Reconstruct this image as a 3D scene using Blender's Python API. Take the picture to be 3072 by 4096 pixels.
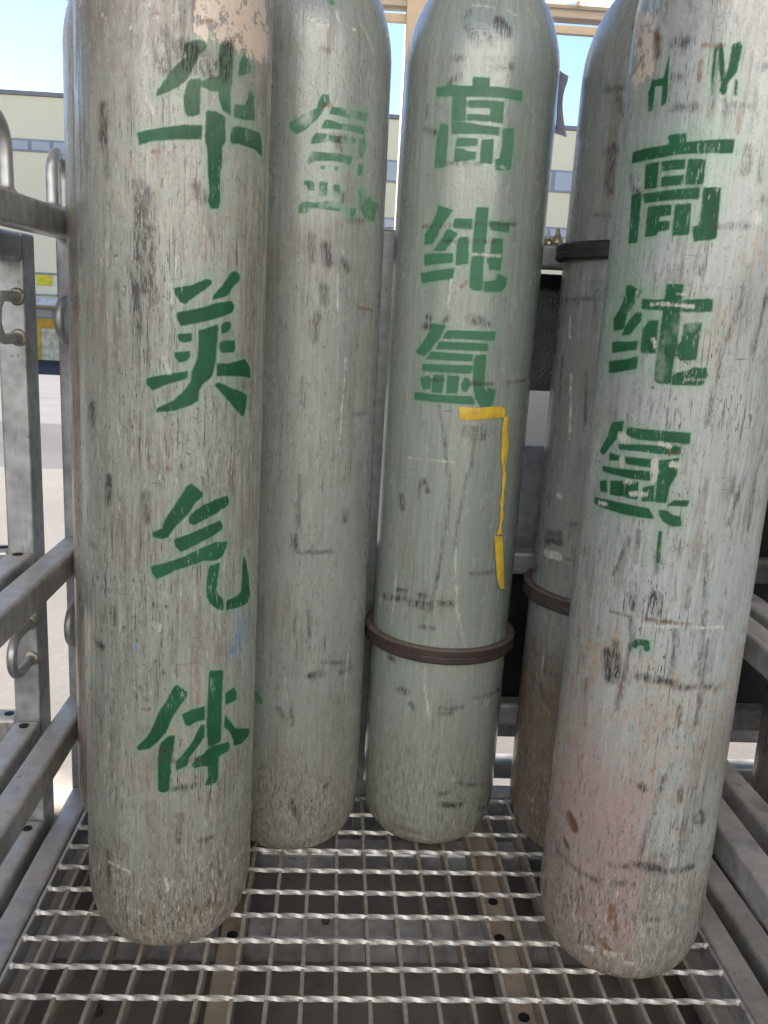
import bpy, bmesh, math, random, json
import numpy as np
from mathutils import Vector, Matrix, noise as mnoise
random.seed(7)
S = bpy.context.scene
for o in list(bpy.data.objects): bpy.data.objects.remove(o)
# ------------------------------------------------------------------ camera
PITCH, ROLL, YAW = 0.226542890, 0.0520245022, 0.0586065855
CAMP = Vector((0.0596896512, -1.01000277, 0.848958163))
def cam_axes():
    f = Vector((math.sin(YAW)*math.cos(PITCH), math.cos(YAW)*math.cos(PITCH), -math.sin(PITCH)))
    r = Vector((math.cos(YAW), -math.sin(YAW), 0)); u = r.cross(f)
    return math.cos(ROLL)*r+math.sin(ROLL)*u, -math.sin(ROLL)*r+math.cos(ROLL)*u, f
r_, u_, f_ = cam_axes()
cd = bpy.data.cameras.new('camera'); cam = bpy.data.objects.new('camera', cd); S.collection.objects.link(cam)
cam.matrix_world = Matrix(((r_.x,u_.x,-f_.x,CAMP.x),(r_.y,u_.y,-f_.y,CAMP.y),(r_.z,u_.z,-f_.z,CAMP.z),(0,0,0,1)))
cd.sensor_fit = 'HORIZONTAL'; cd.sensor_width = 36; cd.lens = 36*3567.31148/3072
cd.clip_start = 0.02; cd.clip_end = 3000
S.camera = cam
S.render.resolution_x, S.render.resolution_y = 768, 1024
# ------------------------------------------------------------------ world, sun, exposure
SUN_EL, SUN_AZ = math.radians(50), math.radians(318)      # azimuth clockwise from +y: front left, beyond the roof
w = bpy.data.worlds.new('World'); S.world = w; w.use_nodes = True
nt = w.node_tree; bg = nt.nodes['Background']
sky = nt.nodes.new('ShaderNodeTexSky'); sky.sky_type = 'NISHITA'; sky.sun_disc = False
sky.sun_elevation = SUN_EL; sky.sun_rotation = SUN_AZ; sky.air_density = 0.7; sky.dust_density = 0.1; sky.ozone_density = 1.0
nt.links.new(sky.outputs[0], bg.inputs[0]); bg.inputs[1].default_value = 0.05
sd = bpy.data.lights.new('sun', 'SUN'); sun = bpy.data.objects.new('sun', sd); S.collection.objects.link(sun)
sd.energy = 5.0; sd.angle = math.radians(0.5); sd.color = (1, 0.95, 0.88)
sv = Vector((math.sin(SUN_AZ)*math.cos(SUN_EL), math.cos(SUN_AZ)*math.cos(SUN_EL), math.sin(SUN_EL)))
sun.rotation_euler = sv.to_track_quat('Z', 'Y').to_euler(); sun.location = sv*30
S.view_settings.view_transform = 'Standard'; S.view_settings.look = 'None'; S.view_settings.gamma = 1
S.view_settings.exposure = 2.66
S.render.engine = 'CYCLES'
S.cycles.max_bounces = 10; S.cycles.diffuse_bounces = 6
# ------------------------------------------------------------------ object helpers
def link(o, parent=None):
    S.collection.objects.link(o)
    if parent: o.parent = parent
    return o
def tag(o, label=None, cat=None, group=None, kind=None):
    if label: o['label'] = label
    if cat: o['category'] = cat
    if group: o['group'] = group
    if kind: o['kind'] = kind
    return o
def empty(name, loc, label, cat, group=None):
    o = bpy.data.objects.new(name, None); o.location = loc; o.empty_display_size = 0.1
    link(o); tag(o, label, cat, group); return o
def obj(name, bm, mat, parent=None, smooth=False, world=True):
    """bm is in world space; when parented its vertices are made relative to the parent"""
    if parent is not None and world:
        p = parent; off = Vector(p.location)
        while p.parent: p = p.parent; off += p.location
        bmesh.ops.translate(bm, verts=bm.verts, vec=-off)
    me = bpy.data.meshes.new(name); bm.to_mesh(me); bm.free()
    if smooth:
        for p in me.polygons: p.use_smooth = True
    me.materials.append(mat)
    return link(bpy.data.objects.new(name, me), parent)
def box(bm, x0, x1, y0, y1, z0, z1, bev=0, seg=2, rotz=0, pivot=None):
    r = bmesh.ops.create_cube(bm, size=1)
    vs = r['verts']
    for v in vs:
        v.co = Vector((x0+(v.co.x+.5)*(x1-x0), y0+(v.co.y+.5)*(y1-y0), z0+(v.co.z+.5)*(z1-z0)))
    if rotz:
        c = Vector(pivot) if pivot else Vector(((x0+x1)/2,(y0+y1)/2,0))
        bmesh.ops.rotate(bm, verts=vs, cent=c, matrix=Matrix.Rotation(rotz, 3, 'Z'))
    if bev:
        es = list({e for v in vs for e in v.link_edges})
        bmesh.ops.bevel(bm, geom=es, offset=bev, segments=seg, affect='EDGES', profile=0.5)
    return bm
def bbox(*a, **k): return box(bmesh.new(), *a, **k)
def sweep(bm, pts, rad, n=12, cap=True):
    pts = [Vector(p) for p in pts]; rings = []
    t0 = (pts[1]-pts[0]).normalized()
    ref = Vector((0,0,1)) if abs(t0.z) < .9 else Vector((1,0,0))
    nrm = t0.cross(ref).normalized()
    for i, p in enumerate(pts):
        t = (pts[min(i+1,len(pts)-1)]-pts[max(i-1,0)]).normalized()
        nrm = (nrm-t*nrm.dot(t)).normalized(); b = t.cross(nrm)
        rr = rad[i] if isinstance(rad, (list,tuple)) else rad
        rings.append([bm.verts.new(p+(nrm*math.cos(a)+b*math.sin(a))*rr) for a in [2*math.pi*k/n for k in range(n)]])
    for a, b in zip(rings, rings[1:]):
        for k in range(n): bm.faces.new((a[k], a[(k+1)%n], b[(k+1)%n], b[k])).smooth = True
    if cap:
        bm.faces.new(rings[0][::-1]); bm.faces.new(rings[-1])
    return bm
def arc_u(p0, p1, out, rise, n=10):
    """U-shaped rod path from p0 to p1 bulging along out"""
    p0, p1, out = Vector(p0), Vector(p1), Vector(out).normalized()
    mid = (p0+p1)/2; h = (p1-p0)/2; r = h.length
    s = max(rise-r, 0); pts = [p0]
    for i in range(1, 5):
        if s > 0: pts.append(p0+out*s*i/5)
    for i in range(n+1):
        a = math.pi*i/n; pts.append(mid-h*math.cos(a)+out*(s+min(r,rise)*math.sin(a)))
    for i in range(4, 0, -1):
        if s > 0: pts.append(p1+out*s*i/5)
    pts.append(p1); return pts
def lathe(bm, prof, n=32, c=(0,0,0)):
    rings = [[bm.verts.new((c[0]+r*math.cos(2*math.pi*k/n), c[1]+r*math.sin(2*math.pi*k/n), c[2]+z)) for k in range(n)] for r, z in prof]
    for a, b in zip(rings, rings[1:]):
        for k in range(n): bm.faces.new((a[k], a[(k+1)%n], b[(k+1)%n], b[k])).smooth = True
    bm.faces.new(rings[0][::-1]); bm.faces.new(rings[-1]); return bm
# ------------------------------------------------------------------ material helpers
class NT:
    def __init__(s, name):
        s.m = bpy.data.materials.new(name); s.m.use_nodes = True; s.t = s.m.node_tree
        s.b = s.t.nodes['Principled BSDF']
    def n(s, typ, **k):
        o = s.t.nodes.new(typ)
        for a, v in k.items(): setattr(o, a, v)
        return o
    def set(s, sock, v):
        if isinstance(v, bpy.types.NodeSocket): s.t.links.new(v, sock)
        elif isinstance(v, (tuple, list)) and len(v) == 3 and sock.type == 'RGBA': sock.default_value = (*v, 1)
        else: sock.default_value = v
    def math(s, op, a, b=0.0, clamp=False):
        o = s.n('ShaderNodeMath', operation=op, use_clamp=clamp); s.set(o.inputs[0], a); s.set(o.inputs[1], b); return o.outputs[0]
    def mul(s, a, b): return s.math('MULTIPLY', a, b)
    def add(s, a, b): return s.math('ADD', a, b)
    def mix(s, f, a, b, mode='MIX'):
        o = s.n('ShaderNodeMix', data_type='RGBA', blend_type=mode, clamp_factor=True)
        s.set(o.inputs[0], f); s.set(o.inputs[6], a); s.set(o.inputs[7], b); return o.outputs[2]
    def step(s, v, a, b, lo=0.0, hi=1.0):
        o = s.n('ShaderNodeMapRange', interpolation_type='SMOOTHSTEP')
        s.set(o.inputs[0], v); s.set(o.inputs[1], a); s.set(o.inputs[2], b); s.set(o.inputs[3], lo); s.set(o.inputs[4], hi); return o.outputs[0]
    def coord(s, which='Object'): return s.n('ShaderNodeTexCoord').outputs[which]
    def scale(s, vec, sc, loc=(0,0,0)):
        o = s.n('ShaderNodeMapping'); s.set(o.inputs[0], vec); o.inputs[3].default_value = sc; o.inputs[1].default_value = loc; return o.outputs[0]
    def noise(s, vec, sc=1.0, detail=4, rough=.55, dist=0.0):
        o = s.n('ShaderNodeTexNoise'); s.set(o.inputs['Vector'], vec); o.inputs['Scale'].default_value = sc
        o.inputs['Detail'].default_value = detail; o.inputs['Roughness'].default_value = rough; o.inputs['Distortion'].default_value = dist; return o.outputs[0]
    def voro(s, vec, sc=1.0, feature='F1'):
        o = s.n('ShaderNodeTexVoronoi', feature=feature); s.set(o.inputs['Vector'], vec); o.inputs['Scale'].default_value = sc; return o
    def attr(s, name): return s.n('ShaderNodeAttribute', attribute_name=name).outputs['Fac']
    def bump(s, h, strength=.2, dist=.001, nrm=None):
        o = s.n('ShaderNodeBump'); s.set(o.inputs['Height'], h); o.inputs['Strength'].default_value = strength; o.inputs['Distance'].default_value = dist
        if nrm: s.set(o.inputs['Normal'], nrm)
        return o.outputs[0]
    def out(s, col=None, rough=None, metal=None, normal=None, spec=None):
        if col is not None: s.set(s.b.inputs['Base Color'], col)
        if rough is not None: s.set(s.b.inputs['Roughness'], rough)
        if metal is not None: s.set(s.b.inputs['Metallic'], metal)
        if normal is not None: s.set(s.b.inputs['Normal'], normal)
        if spec is not None: s.b.inputs['Specular IOR Level'].default_value = spec
        return s.m
def plain(name, col, rough=.6, metal=0.0, var=.25, sc=6, bump=0.0):
    t = NT(name); c = t.coord(); n = t.noise(c, sc, 6, .6)
    f = t.step(n, .3, .7, 1-var, 1+var)
    k = t.mix(1.0, col, f, 'MULTIPLY')
    return t.out(k, rough, metal, t.bump(t.noise(c, sc*25, 3), bump, .002) if bump else None)
def galv(name, base=(.60,.61,.61), dust=(.30,.24,.185), dustamt=.55, metal=.75, rough=.38, sc=1.0):
    """hot-dip galvanised steel: spangle, drips, brown dust lying on faces that look up"""
    t = NT(name); c = t.coord()
    v = t.voro(c, 55*sc); sp = t.step(v.outputs['Distance'], 0, .9, .82, 1.1)
    n1 = t.noise(c, 9*sc, 6, .65); n2 = t.noise(t.scale(c, (60,60,9)), sc, 4, .6)
    k = t.mix(1.0, base, sp, 'MULTIPLY')
    k = t.mix(1.0, k, t.step(n1, .3, .7, .68, 1.15), 'MULTIPLY')
    k = t.mix(t.mul(t.step(n2, .58, .72), .45), k, (.17,.155,.14))
    geo = t.n('ShaderNodeNewGeometry'); sx = t.n('ShaderNodeSeparateXYZ'); t.set(sx.inputs[0], geo.outputs['Normal'])
    up = t.step(sx.outputs[2], .35, .95)
    d = t.mul(t.mul(up, t.step(t.noise(c, 22*sc, 6, .7), .3, .62, .25, 1)), dustamt)
    spot = t.mul(t.step(t.noise(c, 75*sc, 3, .6), .66, .74), .55)
    k = t.mix(d, k, dust); k = t.mix(spot, k, (.12,.095,.075))
    m = t.math('MULTIPLY', t.math('SUBTRACT', 1.0, d), metal)
    rg = t.step(n1, .25, .75, rough-.1, rough+.18)
    return t.out(k, t.add(rg, t.mul(d, .3)), m, t.bump(t.add(n1, t.mul(t.noise(c, 160*sc, 2), .25)), .22, .002))
M = {}
M['galv'] = galv('galvanised_steel')
M['galv2'] = galv('galvanised_steel_dull', (.47,.485,.495), dustamt=.45, metal=.75, rough=.45)
M['galv_brown'] = galv('galvanised_steel_dusty', (.52,.515,.505), (.50,.435,.36), dustamt=.55, metal=.65, rough=.36)  # dust on these tops made paler to carry the sky's brightness
M['zinc'] = galv('bright_zinc', (.68,.67,.63), (.40,.33,.24), dustamt=.4, metal=.45, rough=.42, sc=3)
def rusty_bar():
    t = NT('bearing_bar_steel'); c = t.coord(); n = t.noise(t.scale(c,(30,14,40)), 1, 6, .65); n2 = t.noise(c, 90, 4, .6)
    k = t.mix(t.step(n,.35,.65), (.44,.405,.355), (.28,.225,.17)); k = t.mix(t.mul(t.step(n2,.52,.66),.7), k, (.50,.46,.40))
    return t.out(k, .5, t.step(n,.35,.65,.45,.1), t.bump(n2,.35,.001))
M['bar'] = rusty_bar()
def rubber_mat():
    t = NT('brown_rubber'); c = t.coord(); geo = t.n('ShaderNodeNewGeometry'); sx = t.n('ShaderNodeSeparateXYZ'); t.set(sx.inputs[0], geo.outputs['Normal'])
    n = t.noise(c, 60, 6, .7); k = t.mix(t.step(n,.35,.65), (.050,.035,.030), (.030,.023,.021))
    k = t.mix(t.mul(t.step(sx.outputs[2], .4, .9), t.step(t.noise(c, 40, 5, .7), .3, .6, .45, .9)), k, (.17,.125,.10))
    k = t.mix(t.mul(t.step(t.noise(t.scale(c,(40,40,200)), 1, 4, .7), .56, .66), .5), k, (.12,.085,.065))
    return t.out(k, .6, 0, t.bump(n, .5, .002))
M['rubber'] = rubber_mat()
M['weld'] = plain('weld_bead', (.40,.36,.32), .38, .6, .4, 120, .3)
M['hole'] = plain('hole_shadow', (.012,.011,.010), .8, 0, .1)
M['tape'] = None
def tape_mat():
    t = NT('yellow_tape'); c = t.coord(); n = t.noise(c, 60, 5, .6); n2 = t.noise(t.scale(c,(200,200,40)),1,4,.6)
    k = t.mix(t.step(n,.4,.75), (.62,.42,.035), (.44,.30,.05)); k = t.mix(t.mul(t.step(n2,.54,.68),.6), k, (.26,.17,.05)); k = t.mix(t.mul(t.step(t.noise(c,180,3,.7),.58,.66),.4), k, (.70,.56,.15))
    return t.out(k, .42, 0, t.bump(n2,.3,.001))
M['tape'] = tape_mat()
def paper_mat():
    t = NT('faded_paper'); c = t.coord(); col = t.mix(t.step(t.noise(c, 40, 5), .35, .65), (.80,.76,.82), (.70,.66,.72))
    t.out(col, .8, 0); tr = t.n('ShaderNodeBsdfTranslucent'); t.set(tr.inputs[0], col); mx = t.n('ShaderNodeMixShader'); mx.inputs[0].default_value = .75
    t.t.links.new(t.b.outputs[0], mx.inputs[1]); t.t.links.new(tr.outputs[0], mx.inputs[2]); t.t.links.new(mx.outputs[0], t.t.nodes['Material Output'].inputs[0]); return t.m
M['paper'] = paper_mat()
M['brass'] = plain('brass', (.60,.50,.30), .4, .6, .2, 60)
M['cap'] = plain('cap_steel', (.30,.31,.29), .5, .4, .3, 20)
# ------------------------------------------------------------------ cylinder paint
def paint(name, seed, green=.0, colA=(.285,.312,.272), colB=(.235,.262,.235), dirt=.5, chips=.4, scratch=.5, dust=.6,
          pink=None, wear=.25, browntop=0.0, rough=.36, greentint=0.0, fade=0.0, warm=0.0, fade_glare_top=0.0):
    t = NT(name)
    uv = t.n('ShaderNodeUVMap', uv_map='UVMap').outputs[0]            # metres round the girth, metres up
    def nz(su, sz, detail=5, rg=.6, k=0):
        return t.noise(t.scale(uv, (su, sz, 1), (seed*3.7+k*1.3, seed*1.9+k*2.1, seed)), 1.0, detail, rg)
    sx = t.n('ShaderNodeSeparateXYZ'); t.set(sx.inputs[0], uv); U, Z = sx.outputs[0], sx.outputs[1]
    # old paint, two tones, brushed vertically
    k = t.mix(t.step(nz(16,3.2,5,.6), .35, .65), colA, colB)
    k = t.mix(t.mul(t.step(nz(170,7,4,.7,1), .42, .62), .45), k, tuple(1.25*c for c in colA))
    k = t.mix(t.mul(t.step(nz(240,9,4,.7,38), .48, .66), .35), k, tuple(.68*c for c in colB))
    # brown grime in long vertical streaks and clouds
    cloud = nz(9,5,6,.65,2); st = nz(120,6,5,.75,3)
    g = t.mul(t.step(t.add(t.mul(cloud,.5), t.mul(st,.5)), .545-.075*dirt, .66-.06*dirt), .45+.4*dirt)
    k = t.mix(g, k, (.182,.155,.124))
    g2 = t.mul(t.step(nz(130,38,6,.8,4), .575-.07*dirt, .68-.05*dirt), .35+.4*dirt)
    k = t.mix(g2, k, (.13,.108,.09))
    # pale worn primer showing through in vertical flecks
    zone = t.step(nz(13,7,4,.6,6), .60-.22*chips, .72-.2*chips)
    ch = t.mul(t.math('MAXIMUM', t.step(nz(330,60,4,.7,5), .655-.07*chips, .69-.06*chips), t.step(nz(150,22,4,.75,36), .665-.06*chips, .70-.05*chips)), zone)
    k = t.mix(t.mul(ch,.8), k, (.47,.44,.385))
    # short dark vertical scores, long scratches, pits
    zone2 = t.step(nz(11,6,4,.6,8), .62-.24*scratch, .74-.24*scratch)
    sc1 = t.mul(t.math('MAXIMUM', t.step(nz(430,70,4,.7,7), .66-.07*scratch, .685-.07*scratch), t.step(nz(460,14,3,.65,37), .665-.055*scratch, .69-.055*scratch)), zone2)
    k = t.mix(t.mul(sc1,.93), k, (.036,.031,.028))
    pits = t.mul(t.step(nz(260,150,3,.65,9), .68-.05*scratch, .71-.045*scratch), t.step(nz(18,9,4,.6,10), .48, .60))
    k = t.mix(t.mul(pits,.9), k, (.065,.042,.030))
    hs = t.mul(t.step(nz(18,400,3,.55,11), .69-.02*scratch, .72-.02*scratch), t.step(nz(30,22,3,.6,12), .52, .62))
    k = t.mix(t.mul(hs,.75), k, (.07,.055,.048))
    fine = t.step(nz(420,50,3,.65,13), .60, .69); k = t.mix(t.mul(fine,.28), k, (.50,.49,.45))
    # scraped lower end: dust and scuffing where the foot is dragged
    if pink:
        (pu, pz, pcol) = pink
        side = t.step(t.add(U, t.mul(t.math('SUBTRACT', nz(60,16,5,.75,14), .5), .016)), pu-.0008, pu+.0008, 1, 0)
        hgt = t.step(t.add(Z, t.mul(t.math('SUBTRACT', nz(22,8,6,.75,15), .5), .55)), pz-.11, pz+.07, 1, 0)
        pk = t.mul(t.mul(side, hgt), t.step(t.add(t.mul(nz(150,22,5,.75,16), .6), t.mul(nz(30,14,5,.7,42), .4)), .36, .50, .25, 1))
        k = t.mix(t.mul(pk,.95), k, pcol)
        k = t.mix(t.mul(pk, t.mul(t.step(nz(280,60,4,.75,43), .56, .62), .7)), k, tuple(.35*c for c in pcol))
        k = t.mix(t.mul(pk, t.mul(t.step(nz(70,40,5,.8,44), .60, .66), .7)), k, (.36,.20,.10))
    foot = t.mul(t.step(t.add(Z, t.mul(t.math('SUBTRACT', nz(10,6,4,.6,17), .5), .35)), .04, .30, 1, 0), dust)
    k = t.mix(t.mul(foot, t.step(nz(190,30,5,.75,18), .40, .58, .3, .9)), k, (.20,.172,.128))
    k = t.mix(t.mul(foot, t.mul(t.step(nz(300,55,5,.75,19), .535, .57), .93)), k, (.050,.043,.037))
    k = t.mix(t.mul(foot, t.mul(t.step(nz(300,70,5,.75,39), .565, .60), .85)), k, (.52,.48,.41))
    foot2 = t.mul(t.step(t.add(Z, t.mul(t.math('SUBTRACT', nz(60,30,4,.6,20), .5), .12)), .01, .075, 1, 0), dust)
    k = t.mix(t.mul(foot2, t.step(nz(150,90,5,.75,21), .45, .58, .1, .9)), k, (.40,.365,.30))
    if browntop:
        top = t.step(t.add(Z, t.mul(t.math('SUBTRACT', nz(12,9,5,.65,22), .5), .35)), 1.0, 1.16)
        k = t.mix(t.mul(t.mul(top, t.step(nz(60,30,5,.75,23), .38, .58)), browntop), k, (.20,.165,.145))
        k = t.mix(t.mul(t.mul(top, t.step(nz(70,45,5,.75,24), .60, .66)), browntop*.9), k, (.55,.50,.43))
    if warm:
        wz = t.mul(t.step(nz(6,4.5,5,.6,47), .50, .62), t.step(nz(150,60,5,.8,48), .46, .58))
        k = t.mix(t.mul(wz, warm), k, (.40,.29,.19)); k = t.mix(t.mul(t.mul(wz, t.step(nz(240,110,3,.75,49), .56, .62)), warm), k, (.20,.115,.06))
    # faint green overspray clouds
    if greentint:
        gz = t.mul(t.step(Z, .75, .85), t.step(Z, 1.12, 1.02))
        k = t.mix(t.mul(t.mul(gz, t.step(nz(9,9,3,.5,25), .38, .62)), greentint), k, (.20,.36,.235))
    # sprayed stencil lettering (signed distance in mm) with soft edge, overspray and rubbed-off flecks
    gd = t.add(t.attr('stencil'), t.mul(t.math('SUBTRACT', nz(190,190,4,.65,26), .5), 2.4))
    thin = t.math('SUBTRACT', 1-fade, t.mul(t.mul(t.step(Z, .97, 1.10), t.step(nz(40,30,4,.7,52), .32, .6, .45, 1)), fade_glare_top))  # thins upper lettering: rubbed paint, and painted glare on the taped cylinder
    wr = t.math('SUBTRACT', 1.0, t.mul(t.math('MAXIMUM', t.step(nz(210,60,5,.75,27), .69-.16*wear, .73-.13*wear), t.mul(ch,.55)), 1.0))
    wr = t.mul(wr, t.step(nz(26,20,5,.7,28), .20+.24*wear, .36+.24*wear, 1-.75*min(1,wear*1.6), 1))
    body = t.mul(t.step(gd, 1.5, -1.0), wr); halo = t.mul(t.step(gd, 9.0, 0.0), .38)
    k = t.mix(halo, k, (.16,.33,.20))
    gc = t.mix(t.step(nz(22,13,4,.6,29), .35, .65), (.006,.066,.026), (.014,.100,.045))
    if green: gc = t.mix(green, gc, (.070,.235,.125))
    gc = t.mix(t.mul(t.step(nz(330,14,3,.6,30),.56,.7),.25), gc, (.03,.15,.08))
    gc = t.mix(t.mul(t.math('MAXIMUM', g2, sc1), .45), gc, (.03,.055,.035))
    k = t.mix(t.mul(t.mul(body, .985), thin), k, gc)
    # individual scuffs, rust marks, scrapes and paint smears
    jit = t.add(t.mul(t.math('SUBTRACT', nz(260,50,5,.75,31), .5), 14.0), t.mul(t.math('SUBTRACT', nz(110,90,4,.7,32), .5), 9.0))
    fleck = t.step(t.add(t.mul(nz(360,55,5,.78,40), .65), t.mul(nz(60,18,4,.7,45), .35)), .39, .52, .14, 1)
    def mark(attr, col, soft, amt, j=1.0, fl=1.0):
        nonlocal k
        d = t.add(t.attr(attr), t.mul(jit, j)); f = t.mul(t.step(d, soft, -soft), amt)
        if fl: f = t.mul(f, fleck)
        k = t.mix(f, k, col); return f
    mark('cream', (.62,.51,.40), .8, .9, 2.6, 0); k = t.mix(t.mul(t.step(t.attr('cream'), 4, -4), t.mul(t.step(nz(90,70,5,.75,41), .54, .60), .85)), k, (.20,.17,.145))
    base_fl = fleck; halo_d = t.add(t.attr('scuff'), t.mul(jit, .6)); k = t.mix(t.mul(t.step(halo_d, 5.5, -2.5), .22), k, (.085,.075,.068))
    fleck = t.step(t.add(t.mul(nz(420,62,5,.8,50), .72), t.mul(nz(70,24,4,.7,51), .28)), .455, .535, .0, 1)
    mark('scuff', (.028,.024,.024), 4.0, .96, .75); fleck = base_fl
    mark('rustmark', (.15,.066,.030), 1.6, .85, .5)
    fleck = t.step(nz(380,90,4,.75,53), .40, .50, .25, 1); mark('scrape', (.54,.53,.48), 1.4, .85, .60)
    mark('bluepaint', (.05,.20,.46), 1.6, .85, .6)
    # surface relief
    orange = nz(330,300,3,.55,33); wr2 = nz(130,60,4,.6,34)
    h = t.add(t.mul(orange,.5), t.mul(wr2,.5)); h = t.math('SUBTRACT', h, t.mul(sc1,.5)); h = t.add(h, t.mul(body,.12))
    up = t.step(Z, .98, 1.12); h = t.add(h, t.mul(up, t.mul(nz(150,120,4,.6,46), .9)))
    nrm = t.bump(h, .34, .0012)
    rg = t.step(t.add(t.mul(g,.5), t.mul(nz(60,20,4,.6,35),.5)), .1, .7, rough-.12, rough+.20)
    rg = t.math('MAXIMUM', rg, t.mul(body,.55)); t.set(t.b.inputs['Specular IOR Level'], t.math('SUBTRACT', 1.0, t.mul(t.math('MAXIMUM', t.mul(body,.9), t.mul(g,.8)), .8)))
    return t.out(k, rg, 0, nrm)
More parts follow.
